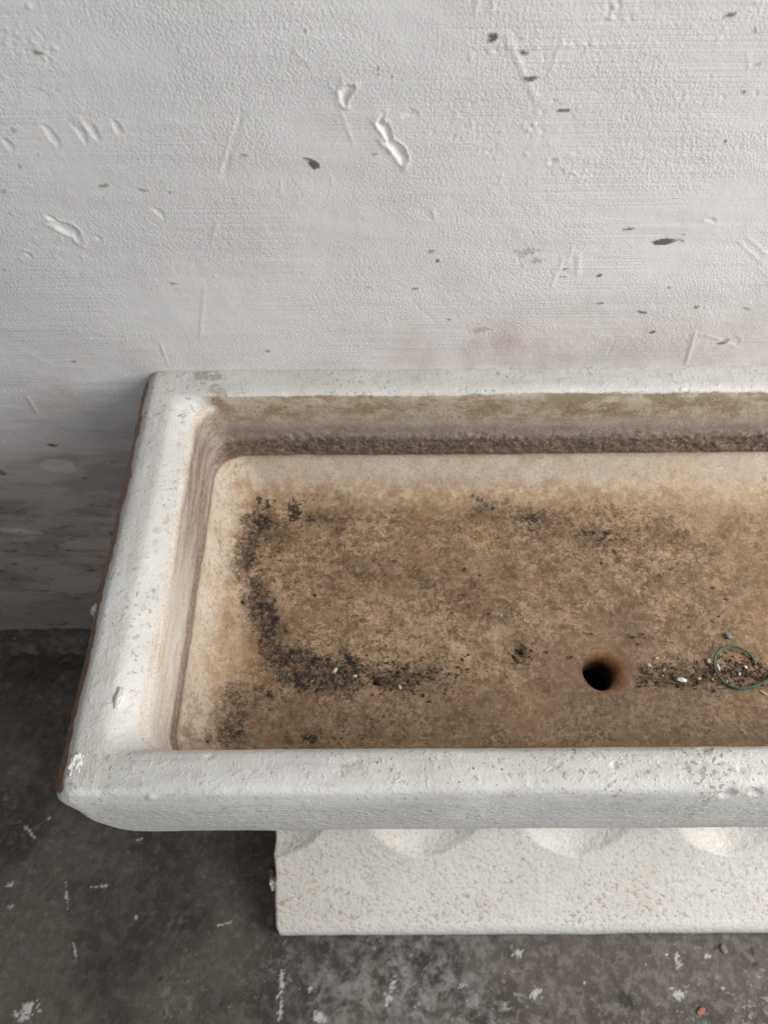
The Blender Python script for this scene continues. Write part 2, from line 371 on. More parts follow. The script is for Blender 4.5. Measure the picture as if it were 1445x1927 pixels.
    for (a, b, c, e, r, w) in [(482, 975, 462, 1055, .030, 1.25), (490, 960, 520, 1000, .045, .75), (455, 1060, 500, 1180, .045, .80), (500, 1180, 540, 1250, .04, 1.1), (540, 1235, 620, 1255, .03, 1.25),
            (540, 1265, 660, 1275, .05, 1.1), (660, 1270, 860, 1275, .035, .78), (440, 1310, 430, 1390, .04, .88), (500, 1300, 590, 1290, .04, .7),
            (900, 960, 1010, 975, .035, .72), (1010, 985, 1120, 1010, .045, .76), (560, 965, 640, 985, .05, .62), (1200, 1030, 1300, 1050, .08, .5), (780, 1100, 930, 1130, .09, .42),
            (560, 1380, 700, 1360, .07, .5), (1200, 1275, 1445, 1270, .035, .55), (985, 1230, 985, 1245, .022, .7), (800, 1290, 1000, 1280, .03, .5), (590, 1010, 700, 1080, .1, .42)]:
        zz = FLOOR+(.012 if a < 500 else 0); p = at(a, b, 2, zz); q = at(c, e, 2, zz)
        s = m.seg(p[0], p[1], q[0], q[1], r*1.3)*w
        mask = s if mask is None else mask.max(s)
    bl = (mask*.35+(m.noise(15, 4, .6, w=61.)-.5)*.9+(blot-.5)*2.1+(blot2-.5)*.8)
    sm_ = (mask*.46+(m.noise(26, 8, .8, w=19.)-.5)*2.6)
    low = m.mix(sm_.ss(.16, .44)*.7*md.ss(.36, .56), low, (.075, .047, .029)); low = m.mix(sm_.ss(.28, .5)*m.noise(300, 3, .7).ss(.45, .55)*.7, low, (.035, .026, .02))
    low = m.mix((mask*.30+(fl2-.5)*1.7).ss(.30, .42)*.85, low, (.05, .037, .029))
    low = m.mix(bl.ss(.35, .43)*.97, low, (.018, .014, .012))
    spk = (m.noise(150, 3, .6, w=5.)).ss(.66, .72)*m.noise(12, 3, w=5.).ss(.42, .6)
    low = m.mix(spk*.75, low, (.055, .04, .03))
    # scratches
    scn = m.noise(40, 2, .5, 2.5, w=8.); scr = ((scn-.5).abs()).ss(.006, .001)*m.noise(9, 2, w=1.).ss(.5, .6)
    low = m.mix(scr*.5, low, (.60, .50, .40))
    # water line
    hal = m.seg(.333, -.412, .340, -.408, .042)*m.noise(50, 5, .7, w=5.).ss(.30, .5); low = m.mix(hal*.85, low, (.135, .068, .028))
    base = m.mix((drop+wob*.45+wobs*.5).ss(.1375, .1415), wall, low)
    rim_l = ((drop+wob*.45+wobs*.5-.1375).abs()).ss(.006, .001)
    base = m.mix(rim_l*.55, base, (.19, .105, .065))
    yl = m.seg(.02, 0., .1, 0., .05, m.x, m.x*0.)*(drop-.004).abs().ss(.01, .002); base = m.mix(yl*.5, base, (.55, .47, .30))
    # white paint overlap with ragged edge at the very top of the walls
    wt = (drop+(m.noise(50, 4, .7)-.5)*.010+(m.noise(6, 3, w=2.)-.5)*.012).ss(.0235, .0205)
    g5 = m.noise(300, 5, .8, w=31.); g6 = m.noise(110, 6, .8, w=32.)
    base = m.mix(g5.ss(.51, .58)*.36, base, (.16, .10, .062)); base = m.mix(g6.ss(.49, .42)*.20, base, (.62, .48, .34))
    bk = y.ss(-.10, -.075)*x.ss(-.285, -.262); base = m.mix(wt*(1.-bk), base, (.64, .63, .60))
    rg = m.attr('rough_band')
    h = fl*.8+fl2*.45+blot*.4-bl.ss(.4, .54)*.5+rg*m.noise(190, 4, .7, w=2.)*4.0+(drop.ss(.15, .14))*m.noise(200, 4, .75, w=3.)*1.6-scr*.2+m.noise(50, 4, .6, P=m.scaled(.4, 1, 1), w=8.)*(drop.ss(.15, .10))*1.4
    m.bump(h, .0016, .75)
    return m.out(base, bl.ss(.4, .55, .58, .8))
def mat_drain():
    m = M('rusty_drain_glaze', rough=.45, spec=.4, off=SINK)
    n = m.noise(60, 5, .7)
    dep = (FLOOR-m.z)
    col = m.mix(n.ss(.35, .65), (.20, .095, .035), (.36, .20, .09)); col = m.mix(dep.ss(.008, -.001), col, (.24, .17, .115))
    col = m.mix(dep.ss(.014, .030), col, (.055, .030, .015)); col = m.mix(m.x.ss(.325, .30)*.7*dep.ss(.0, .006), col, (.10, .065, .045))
    m.bump(n, .002, .7); return m.out(col)
def mat_clay():
    m = M('bare_terracotta', rough=.9, spec=.15, off=SINK)
    n = m.noise(45, 6, .7); n2 = m.noise(160, 3, .6)
    col = m.mix(n.ss(.35, .65), (.13, .075, .047), (.30, .175, .10)); col = m.mix(n2.ss(.58, .68)*.5, col, (.45, .40, .34))
    col = m.mix(m.noise(12, 3, w=3.).ss(.48, .62)*.7, col, (.085, .055, .04))
    m.bump(n+n2*.6, .004, 1.); return m.out(col)
def mat_ped():
    m = M('stippled_white_glaze', rough=.42, spec=.45, off=PED)
    st = m.noise(120, 2, .45, .6); st2 = m.noise(210, 2, .5, w=2.); big = m.noise(3.5, 4)
    zone = m.seg(.15, -.655, .6, -.645, .12)
    col = m.mix(big.ss(.35, .65), (.61, .57, .515), (.70, .675, .635))
    dz = m.noise(7, 4, .6, w=4.).ss(.38, .66)
    dips = st.ss(.47, .30)
    col = m.mix(dips*(dz*.5+.35), col, (.40, .345, .29)); col = m.mix(m.noise(190, 3, .6, w=8.).ss(.52, .62)*.35, col, (.72, .71, .69))
    band = m.z.ss(.05, .075)*m.z.ss(.17, .09)
    col = m.mix(dips*band*dz*.5, col, (.40, .31, .21))
    sp = m.vor(34, P=m.vec(m.x, m.y, 0.)); col = m.mix((sp+(m.noise(130, 4, .7)-.5)*.55).ss(.06, .0)*m.noise(5, 2, w=3.).ss(.47, .58)*.7, col, (.25, .16, .09))
    lip = m.z.ss(.058, .05); col = m.mix(lip*.8, col, (.64, .63, .62))
    cl = m.attr('clay'); col = m.mix(cl.clamp(), col, m.mix(m.noise(60, 4, .7, w=5.), (.16, .085, .05), (.33, .20, .13)))
    m.bump(st*1.0+st2*.35+m.noise(22, 2)*.5, .0034, .8)
    return m.out(col)
def flat(name, c1, c2, rough=.7, scale=300, spec=.3, trans=0.):
    m = M(name, rough=rough, spec=spec); n = m.noise(scale, 4, .6); 
    if trans: m.b.inputs['Transmission Weight'].default_value = trans
    m.bump(n, .0006, .6); return m.out(m.mix(n.ss(.3, .7), c1, c2))

MW, MF, MM, MG, MB, MD, MC, MP = mat_wall(), mat_floor(), mat_mortar(), mat_glaze(), mat_basin(), mat_drain(), mat_clay(), mat_ped()

# ------------------------------------------------------------------ floor
def paint_blob(X, Y, px, py, r, ang, asp, ax, val, ragged=.5, seed=0.):
    r *= .5; ragged *= 2.2
    c = at(px, py, ax, val); k = (0, 1) if ax == 2 else (0, 2)
    dx = X-c[k[0]]; dy = Y-c[k[1]]; ca, sa = math.cos(ang), math.sin(ang)
    u = (dx*ca+dy*sa)/asp; v = -dx*sa+dy*ca
    q = np.hypot(u, v)/r; out = np.zeros_like(q); s = q < 2.2
    n = fbm(X[s]+seed, Y[s], X[s]*0+seed, 1.7/r, 3)*ragged
    out[s] = sm(1.15, .8, q[s]+n); return out
fx = axisgrid(-4, -1.1, .95, 4, .003, .3); fy = axisgrid(-4, -1.0, .0, .3, .003, .3)
FX, FY = np.meshgrid(fx, fy); FZ = fbm(FX, FY, FX*0, 9, 4)*.0016+fbm(FX, FY, FX*0+4, 60, 2)*.0006-.002
near = sm(-.30, -.05, FY)*sm(-.15, -.3, FX); FZ += near*np.maximum(0, fbm(FX, FY, FX*0+8, 30, 3))*.010
pt = np.zeros_like(FX); dk = np.zeros_like(FX)
for a in [(530, 1850, .010, 1.5, 4.5), (528, 1900, .006, 1.5, 4), (585, 1860, .008, .8, 1.6), (600, 1915, .012, 0., 1.5), (1010, 1870, .014, .6, 1.8), (975, 1795, .010, .2, 1.5),
          (1275, 1810, .010, 1.3, 2.2), (1265, 1860, .005, 0, 1), (1278, 1873, .012, .4, 1.5), (1215, 1820, .005, 0, 1), (55, 1565, .005, -.7, 6), (125, 1690, .0032, -1.3, 12),
          (140, 1790, .003, -1.2, 10), (190, 1668, .004, .1, 6), (18, 1665, .008, .6, 1.6), (20, 1705, .008, .5, 1.5), (92, 1540, .005, .5, 1), (730, 1880, .012, 1., 2), (740, 1850, .008, 1.2, 2),
          (50, 1905, .02, .4, 1.6), (420, 1740, .003, .2, 9), (1330, 1800, .006, .1, 2), (255, 1728, .006, 0, 1), (1360, 1860, .005, 0, 1), (1100, 1850, .004, 0, 1.), (870, 1855, .006, .5, 2), (260, 1580, .004, .2, 4)]:
    pt = np.maximum(pt, paint_blob(FX, FY, a[0], a[1], a[2], a[3], a[4], 2, 0., .9, a[0]*.1))
for a in [(300, 1843, .009, .2, 1.2), (1415, 1790, .010, 1., 1.6), (1420, 1815, .008, .2, 1.5), (1180, 1885, .02, -.9, 1.6), (1345, 1785, .006, .5, 2), (415, 1888, .006, 0, 1.), (1028, 1910, .005, .2, 1.4), (800, 1830, .006, 0, 1.4)]:
    dk = np.maximum(dk, paint_blob(FX, FY, a[0], a[1], a[2], a[3], a[4], 2, 0., .5, a[0]*.1))
FZ += pt*.0008-dk*.0015
mesh('floor', np.stack([FX, FY, FZ], -1), grid_faces(*FX.shape), MF, attrs={'paint': pt, 'dark': dk}, kind='structure')

# ------------------------------------------------------------------ wall (one heightfield, every dent is relief)
wx = axisgrid(-3.5, -1.08, .72, 4, .0019, .3); wz = axisgrid(.03, .06, 1.56, 3.2, .0019, .3)
WX, WZ = np.meshgrid(wx, wz); O = WX*0
WY = fbm(WX, WZ, O, 3, 3)*.0018+fbm(WX, WZ*1.5, O+3, 16, 3)*.0006+fbm(WX*.25, WZ*2.5, O+5, 45, 2)*.00035
bumpzone = sm(-.1, .4, fbm(WX, WZ, O+9, 5, 2)); WY += bumpzone*fbm(WX, WZ, O+6, 170, 2)*.0002
mark = np.zeros_like(WX); chip = np.zeros_like(WX); rust = np.zeros_like(WX)
def local(px, py, ang, R):
    c = at(px, py, 1, 0.); s = (np.abs(WX-c[0]) < R) & (np.abs(WZ-c[2]) < R)
    dx = WX[s]-c[0]; dz = WZ[s]-c[2]; ca, sa = math.cos(ang), math.sin(ang)
    return s, dx*ca+dz*sa, -dx*sa+dz*ca
def mm(px): return px*.00082
def gouge(px, py, L, W, angd, depth, white=.8, lip=.25, ragged=.35):
    """knife-like dent: L, W half sizes in photo pixels; angd from +x, counter-clockwise"""
    L, W = mm(L), mm(W); s, u, v = local(px, py, math.radians(angd), L*2.2)
    tw = .45*math.sin(px*3.7+py); v = v+(.6*W)*((u/L)**2-.5); q = np.sqrt((u/L)**2+(v/W*(1+tw*u/L))**2); q = q+fbm(u+px, v, u*0, 1.2/W, 2)*ragged*.4
    WY[s] += depth*sm(1., .35, q)-depth*lip*np.exp(-((q-1.15)/.18)**2)
    chip[s] = np.maximum(chip[s], white*sm(1., .8, q))
def fleck(px, py, L, W, angd, k=.9, raise_=.0006):
    L, W = mm(L), mm(W); s, u, v = local(px, py, math.radians(angd), L*2.5+.004)
    q = np.sqrt((u/L)**2+(v/W)**2)+fbm(u*.4+px, v*2, u*0, .9/W, 2)*.55
    mark[s] = np.maximum(mark[s], k*sm(1.05, .75, q)); WY[s] -= raise_*sm(1., .6, q)
def ridge(x0, y0, x1, y1, w, h, rg=.5):
    c0 = at(x0, y0, 1, 0.); c1 = at(x1, y1, 1, 0.); w = mm(w)
    lo = np.minimum(c0, c1)-w*4; hi = np.maximum(c0, c1)+w*4
    s = (WX > lo[0]) & (WX < hi[0]) & (WZ > lo[2]) & (WZ < hi[2])
    d = c1-c0; L2 = d[0]**2+d[2]**2; t = np.clip(((WX[s]-c0[0])*d[0]+(WZ[s]-c0[2])*d[2])/L2, 0, 1)
    r = np.hypot(WX[s]-c0[0]-t*d[0], WZ[s]-c0[2]-t*d[2])*(1.25+.5*fbm(WX[s], WZ[s], O[s]+y0, 40, 2)); h = h*.8
    am = (1-rg)+rg*fbm(WX[s], WZ[s], O[s]+x0, 70, 2); WY[s] -= h*am*np.exp(-(r/w)**2)*sm(0, .12, t)*sm(1, .88, t)
gouge(727, 252, 22, 6, -68, .0035, .95, .3, .5); gouge(746, 284, 24, 9, -52, .0045, .95, .3, .6); gouge(718, 228, 14, 4.5, 80, .003, .9, .3, .5)
gouge(651, 178, 16, 8, 75, .003, .75, .5, 1.1); gouge(126, 432, 27, 11, -38, .0028, .45, .3, .7); gouge(100, 412, 14, 4, -35, .002, .9, .2)
for (x, y, a, L, W) in [(96, 254, -72, 20, 7), (152, 250, -80, 17, 9), (174, 245, -75, 15, 6), (218, 236, -78, 13, 6), (12, 268, -60, 14, 6), (185, 447, 0, 7, 5), (54, 480, -70, 9, 5),
        (1040, 305, 60, 8, 6), (1372, 640, -10, 20, 9), (880, 990, 0, 8, 6), (1338, 415, -20, 12, 4), (300, 400, -60, 12, 6), (770, 215, 20, 14, 6)]:
    gouge(x, y, L*(.85+.3*math.sin(x)**2), W*(.8+.3*math.cos(y)**2), a, .0012, .12, .25, .9)
for (x, y, L, W, a, k) in [(590, 308, 10, 6, -62, 1.), (578, 298, 6, 2, -20, .8), (1252, 454, 20, 6, 10, 1.), (928, 70, 9, 5, 10, 1.), (998, 147, 10, 3, 5, .9), (1060, 207, 9, 3, 3, .85),
        (1374, 27, 9, 3, 5, .85), (1182, 431, 12, 3, 3, .8), (987, 98, 5, 3, 0, .9), (72, 97, 8, 3, -10, .7), (196, 347, 9, 3, 5, .6), (270, 355, 7, 2, -20, .6), (812, 472, 7, 4, 10, .55),
        (824, 490, 3, 3, 0, .9), (1128, 518, 4, 3, 30, .95), (1130, 570, 8, 3, 5, .7), (1208, 586, 9, 3, -10, .8), (1228, 624, 7, 3, 10, .95), (1066, 505, 6, 3, 10, .7), (1060, 520, 6, 2, 0, .5),
        (782, 542, 6, 3, 10, .7), (1362, 643, 12, 5, 30, .75), (1310, 577, 6, 3, 0, .7), (1365, 265, 2, 2, 0, .9), (739, 142, 2, 2, 0, .9), (712, 140, 2, 2, 0, .8), (712, 128, 2, 2, 0, .8), (706, 290, 4, 3, 0, .6),
        (576, 55, 3, 2, 0, .8), (460, 290, 6, 2, -15, .6), (322, 360, 4, 2, 20, .5), (328, 532, 8, 2, 0, .6), (160, 610, 3, 2, 0, .5), (1284, 452, 5, 2, -20, .6), (1260, 540, 3, 2, 0, .6),
        (845, 600, 4, 2, 0, .8), (1110, 692, 9, 4, 5, .7), (1375, 692, 12, 4, 8, .8), (1400, 172, 5, 2, 75, .7), (505, 660, 6, 3, 0, .6), (1422, 55, 5, 1.5, -60, .6), (1405, 580, 9, 2, -15, .6), (1288, 440, 3, 2, 0, .6),
        (100, 838, 12, 6, -10, .9), (160, 900, 7, 4, 0, .7), (210, 870, 5, 3, 0, .7), (115, 985, 5, 3, 0, .8), (38, 1000, 8, 4, 20, .9), (90, 1100, 9, 4, 20, .7), (40, 960, 20, 4, 30, .5), (140, 680, 6, 3, 0, .6), (5, 890, 6, 9, 0, .8), (150, 1080, 10, 4, 0, .5)]:
    fleck(x, y, L, W, a, k)
for (x, y, r_) in [(990, 475, 22), (1010, 490, 14), (905, 620, 20), (1425, 120, 8)]:
    s, u, v = local(x, y, .2, mm(r_)*3); q = np.sqrt((u/mm(r_))**2+(v/mm(r_*.4))**2)+fbm(u+x, v, u*0, 300, 3)*.9; rust[s] = np.maximum(rust[s], .55*sm(1., .5, q))
for a in [(950, 60, 1012, 195, 5, .0018, .4), (1062, 60, 1028, 160, 3, .0012, .5), (900, -10, 893, 30, 3, .0015, .3), (930, -10, 922, 25, 3, .0015, .3), (455, 205, 418, 340, 5, -.0012, .4), (448, 205, 412, 330, 3, .0011, .4),
          (410, 410, 396, 465, 4, .0012, .4), (386, 530, 376, 640, 3, .0011, .3), (550, 90, 592, 130, 3, .0015, .5), (620, 150, 668, 280, 2.5, .0011, .4), (655, 235, 625, 275, 2, .0008, .4), (342, 80, 340, 100, 2.5, .0014, .3),
          (1310, 618, 1288, 690, 4, .0022, .3), (1310, 625, 1362, 640, 4, .0016, .4), (1062, 480, 1035, 545, 4, .0012, .4), (1090, 475, 1086, 520, 5, .0014, .5), (1120, 482, 1165, 480, 4, .001, .4), (1160, 630, 1142, 668, 3, -.0014, .4),
          (770, 560, 822, 608, 2, -.0009, .3), (300, 640, 318, 692, 3, .0013, .3), (1080, 455, 1066, 500, 3, .001, .4), (725, 375, 960, 378, 3, .0008, .5), (780, 415, 1030, 432, 2.5, .0009, .6), (812, 390, 820, 415, 4, .0014, .3),
          (580, 330, 625, 328, 2, .0007, .3), (624, 330, 624, 352, 2, .0008, .3), (530, 330, 527, 372, 2, .0008, .3), (0, 325, 330, 310, 2, .0006, .6), (0, 380, 400, 372, 2, .0006, .6), (1400, 440, 1445, 480, 3, .0012, .4), (1385, 450, 1440, 500, 3, .001, .4),
          (0, 1150, 55, 1195, 6, .004, .1), (50, 745, 72, 780, 4, .002, .2), (0, 1035, 90, 1045, 7, .004, .2), (30, 655, 105, 690, 3, .001, .5), (210, 720, 235, 800, 3, .0012, .3), (1405, 95, 1410, 130, 2, .0008, .3), (1255, 500, 1445, 492, 3, .0007, .6)]:
    ridge(*a)
def pockline(px, py, n, sx, sy, seed):
    rr = random.Random(seed)
    for i in range(n): gouge(px+rr.gauss(0, sx), py+rr.gauss(0, sy), rr.uniform(3, 7), rr.uniform(2, 4), rr.uniform(0, 180), rr.choice((-1, 1))*.0006, 0, .2)
pockline(960, 90, 26, 50, 12, 1); pockline(1155, 20, 22, 14, 12, 2); pockline(1100, 88, 10, 20, 5, 3); pockline(1000, 230, 22, 20, 25, 4); pockline(1100, 325, 14, 30, 8, 5)
pockline(870, 235, 20, 30, 22, 6); pockline(1010, 500, 18, 40, 20, 7); pockline(80, 470, 16, 50, 12, 8); pockline(930, 280, 14, 10, 30, 9); pockline(1340, 640, 18, 45, 20, 10); pockline(60, 60, 40, 40, 50, 11); pockline(100, 860, 30, 70, 60, 12)
pockline(700, 560, 30, 260, 60, 13); pockline(1100, 180, 30, 240, 100, 14)
# lighter smoothed filler patches low on the wall
for (x, y, rx_, ry_) in [(112, 878, 42, 26), (40, 1000, 60, 10)]:
    s, u, v = local(x, y, -.2, mm(rx_)*2); q = np.sqrt((u/mm(rx_))**2+(v/mm(ry_))**2)+fbm(u+x, v, u*0, 60, 2)*.3; WY[s] -= .0015*sm(1.05, .9, q); chip[s] = np.maximum(chip[s], .28*sm(1.05, .9, q))
wall_edge = sm(.075, .03, WZ); WY += wall_edge*(-.004+fbm(WX, WZ, O+7, 40, 3)*.004)
wroot = empty('painted_wall', (0, 0, 0), label='white painted plaster wall with chips, dents and brush marks behind the sink', cat='wall')
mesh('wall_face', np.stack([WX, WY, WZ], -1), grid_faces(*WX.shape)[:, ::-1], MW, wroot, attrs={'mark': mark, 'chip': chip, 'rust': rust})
bx = [(-3.5, .012), (4, .012), (4, .25), (-3.5, .25)]
mesh('wall_core', [(x, y, z) for z in (0, 3.2) for x, y in bx], [(0, 1, 5, 4), (1, 2, 6, 5), (2, 3, 7, 6), (3, 0, 4, 7), (4, 5, 6, 7), (3, 2, 1, 0)], MW, wroot, smooth=False)
# crumbling mortar fillet along the foot of the wall
mx = axisgrid(-3.5, -1.1, -.1, 4, .0035, .15); mt = np.linspace(0, 1, 40)
MX, MT = np.meshgrid(mx, mt)
my = -.078*MT**1.1+.004; mz = .050*(1-sm(.05, .95, MT))-.006
nz = fbm(MX, MT*.08, MX*0, 26, 4); nz2 = fbm(MX, MT*.09, MX*0+5, 90, 3)
mesh('mortar_fillet', np.stack([MX, my-.010*nz*np.sin(np.pi*MT), mz+(.011*nz+.005*nz2)*np.sin(np.pi*np.clip(MT, 0, 1))], -1), grid_faces(*MX.shape)[:, ::-1], MM,
     label='dark crumbling mortar ridge along the foot of the white wall', cat='mortar')

# ------------------------------------------------------------------ sink
XR = 1.32
KEY = [  # l, front, back, z, corner radius
(-.20, -.52, -.10, .738, .07), (-.265, -.575, -.055, .739, .09), (-.312, -.608, -.032, .746, .085), (-.340, -.627, -.018, .758, .070), (-.358, -.639, -.012, .779, .050),
 (-.368, -.644, -.009, .812, .034), (-.375, -.6455, -.007, .86, .024), (-.379, -.644, -.006, .905, .024), (-.3815, -.6435, -.005, .938, .022), (-.3775, -.642, -.005, .953, .019),
 (-.3680, -.6385, -.004, .9655, .016), (-.3605, -.6320, -.005, .9722, .012), (-.353, -.624, -.010, .9747, .014), (-.338, -.611, -.022, .9752, .018),
 (-.326, -.601, -.036, .9744, .020), (-.3175, -.5935, -.0455, .9708, .024), (-.3045, -.5875, -.0515, .9600, .030), (-.2935, -.5845, -.0540, .9480, .036),
 (-.2885, -.583, -.0555, .934, .040), (-.2860, -.582, -.0570, .915, .042), (-.2850, -.580, -.058, .885, .043), (-.2835, -.578, -.0585, .853, .046), (-.2810, -.575, -.060, .838, .048),
 (-.2755, -.569, -.065, .822, .052), (-.2665, -.559, -.077, .806, .058), (-.2500, -.543, -.096, .791, .064), (-.2300, -.525, -.122, .7815, .070), (-.2080, -.505, -.148, .7772, .075)]
KEY = np.array(KEY)
def catmull(K, step):
    out = []; n = len(K)
    for i in range(n-1):
        p0, p1, p2, p3 = K[max(i-1, 0)], K[i], K[i+1], K[min(i+2, n-1)]
        L = max(np.hypot(p2[1]-p1[1], p2[3]-p1[3]), np.hypot(p2[0]-p1[0], p2[3]-p1[3])); k = max(1, int(round(L/step)))
        for j in range(k):
            t = j/k; out.append(.5*(2*p1+(p2-p0)*t+(2*p0-5*p1+4*p2-p3)*t*t+(3*p1-p0-3*p2+p3)*t**3))
    out.append(K[-1]); return np.array(out)
PR = catmull(KEY, .0021)
# perimeter parameters: fine up to x=.68, coarse beyond
def tl():
    a = np.linspace(0, .66, 480, endpoint=False); b = np.linspace(.66, 1, 60, endpoint=False); return np.concatenate([a, b])
TL = tl(); TS = np.linspace(0, 1, 270, endpoint=False); KC = 22
def ring(l, f, b, z, r):
    rr = XR-(l+.381); pts = []; b = b+.009*float(sm(-.03, -.012, b))*float(sm(.93, .96, z))
    ar = np.linspace(0, np.pi/2, KC, endpoint=False)
    def arc(cx, cy, a0): pts.append(np.stack([cx+r*np.cos(a0+ar), cy+r*np.sin(a0+ar)], -1))
    def line(p, q, T): p = np.array(p); q = np.array(q); pts.append(p+(q-p)*T[:, None])
    arc(l+r, f+r, np.pi); line((l+r, f), (rr-r, f), TL)
    arc(rr-r, f+r, -np.pi/2); line((rr, f+r), (rr, b-r), TS)
    arc(rr-r, b-r, 0); line((rr-r, b), (l+r, b), np.concatenate([[0.], 1-TL[1:][::-1]]))
    arc(l+r, b-r, np.pi/2); line((l, b-r), (l, f+r), TS)
    P = np.concatenate(pts); return np.concatenate([P, np.full((len(P), 1), z)], 1)
G = np.stack([ring(*p) for p in PR]); R0, NP_ = G.shape[:2]
iL0 = KC*4+len(TL)*2+len(TS); iL1 = NP_       # left side index range
# floor: blend the last ring into the round drain
HC = np.array([.3235, -.4205]); HR = .036
last = G[-1]; ang = np.arctan2(last[:, 1]-HC[1], last[:, 0]-HC[0]); circ = np.stack([HC[0]+HR*np.cos(ang), HC[1]+HR*np.sin(ang), np.full(NP_, .7738)], -1)
ts = np.linspace(0, 1, 170)[1:]
Fl = last[None]*(1-ts[:, None, None])+circ[None]*ts[:, None, None]
Fl[..., 2] = FLOOR+.0017*(1-ts[:, None])**2-.0017*sm(.75, 1, ts)[:, None]
drk = [(.036, .7738), (.0345, .7731), (.0320, .7717), (.0293, .7695), (.0264, .7662), (.0246, .7615), (.0233, .756), (.0224, .750), (.0218, .743), (.0215, .735), (.0214, .72)]
off = [0, -.001, -.0028, -.0046, -.0066, -.0080, -.0090, -.0096, -.010, -.0102, -.0104]
Dr = np.stack([np.stack([HC[0]+o*1.0+r*np.cos(ang), HC[1]+r*np.sin(ang), np.full(NP_, z)], -1) for (r, z), o in zip(drk, off)])
G2 = np.concatenate([G, Fl, Dr[1:]]); NRM = normals(G2, True)
x, y, z = G2[..., 0], G2[..., 1], G2[..., 2]
drop = RIM-z; rows = np.arange(G2.shape[0])[:, None]
iRim = int(np.argmin(np.abs(PR[:, 3]-.953)+10*(np.arange(len(PR)) < int(np.argmax(PR[:, 3])))))  # ring where the basin part begins
inside = rows > iRim
disp = fbm(x, y, z, 9, 3)*.0014+fbm(x, y, z, 45, 3)*.0003
disp += np.where(inside, 0, 1)*(np.maximum(0, fbm(x, y, z, 90, 2)-.42)*.0012+fbm(x, y*.25, z, 60, 2)*.0003)
band = sm(.080, .100, drop+fbm(x, y, z, 8, 2)*.012)*sm(.141, .133, drop)*inside
backw = sm(-.10, -.07, y); rough_band = band*(.35+.65*backw)*(.6+.4*sm(-.25, .1, x))
disp += rough_band*(.0012+fbm(x, y, z, 95, 3)*.0048*(.5+sm(-.3, .4, fbm(x, y, z, 14, 2)))+fbm(x, y, z, 220, 2)*.0016)
disp -= sm(.140, .145, drop)*inside*.0010   # the crust ends in a small step
leftface = np.zeros_like(x); leftface[:, iL0-6:iL1] = 1; leftface[:, :KC//2] = 1
clay = leftface*sm(-.3635, -.3675, x+fbm(x, y, z, 40, 3)*.006)*(rows < iRim)*sm(-.638, -.630, y+fbm(x, y, z, 60, 2)*.006)
disp += clay*(fbm(x, y, z, 75, 4)*.0032+fbm(x, y, z, 13, 2)*.0015)
# chips out of the rim, front rim dents
def dentat(px, py, zz, r, dep):
    c = at(px, py, 2, zz); q = np.sqrt((x-c[0])**2+(y-c[1])**2+(z-c[2])**2)/r; return dep*sm(1.1, .4, q+fbm(x, y, z, 1.3/r, 2)*.35)*(rows < iRim+5)
for a in [(1155, 1442, .972, .006, -.0022), (1370, 1497, .962, .010, -.004), (1350, 1500, .962, .006, -.003), (1425, 1500, .962, .010, -.0035), (1390, 1455, .97, .007, -.0018), (395, 1425, .972, .005, -.0012), (672, 1432, .972, .006, -.0008),
          (1318, 1440, .972, .006, -.0012), (1325, 1410, .972, .008, -.0014), (1200, 1400, .972, .008, -.001), (285, 1500, .962, .007, .0022), (150, 1440, .968, .0, 0)]:
    if a[3] > 0: disp += dentat(*a)
G2 = G2+NRM*disp[..., None]
# outward check: floor normal should be up
if NRM[R0+20, 300, 2] < 0: G2 = G2-2*NRM*disp[..., None]
sink = empty('trough_sink', SINK, label='long white glazed trough sink with brown stained basin, standing on the fluted pedestal', cat='sink')
FA = grid_faces(G2.shape[0], NP_, True); row = FA[:, 0]//NP_; colm = FA[:, 0] % NP_
def sub(name, mask, mat, attrs=None, **k):
    F = FA[mask]; u, inv = np.unique(F.ravel(), return_inverse=True)
    V = G2.reshape(-1, 3)[u]; A = {n: a.ravel()[u] for n, a in (attrs or {}).items()}
    return mesh(name, V, inv.reshape(-1, 4), mat, sink, attrs=A, **k)
isclay = (colm >= iL0) & (PR[np.minimum(row, R0-1), 3] < .950) & (row < iRim)
rD = R0+len(ts)-1
sub('rim', (row < iRim) & ~isclay, MG, {'clay': clay})
sub('clay_end', isclay, MC, label='rough bare terracotta left end')
sub('basin', (row >= iRim) & (row < rD), MB, {'rough_band': rough_band})
sub('drain_hole', row >= rD, MD)
MI = flat('dark_iron', (.012, .010, .009), (.03, .022, .016), .8)
a = np.linspace(0, 2*np.pi, 48, endpoint=False)
tube = np.stack([np.stack([HC[0]-.0104+r*np.cos(a), HC[1]+r*np.sin(a), np.full(48, zz)], -1) for r, zz in [(.0285, .737), (.0285, .60), (.0255, .60), (.0255, .7365)]])
mesh('waste_pipe', np.concatenate([tube.reshape(-1, 3)]), grid_faces(4, 48, True), MI, sink)
cap = [(HC[0]-.0104+.0255*math.cos(t), HC[1]+.0255*math.sin(t), .602) for t in a]
mesh('pipe_bottom', cap, [tuple(range(48))], MI, sink)

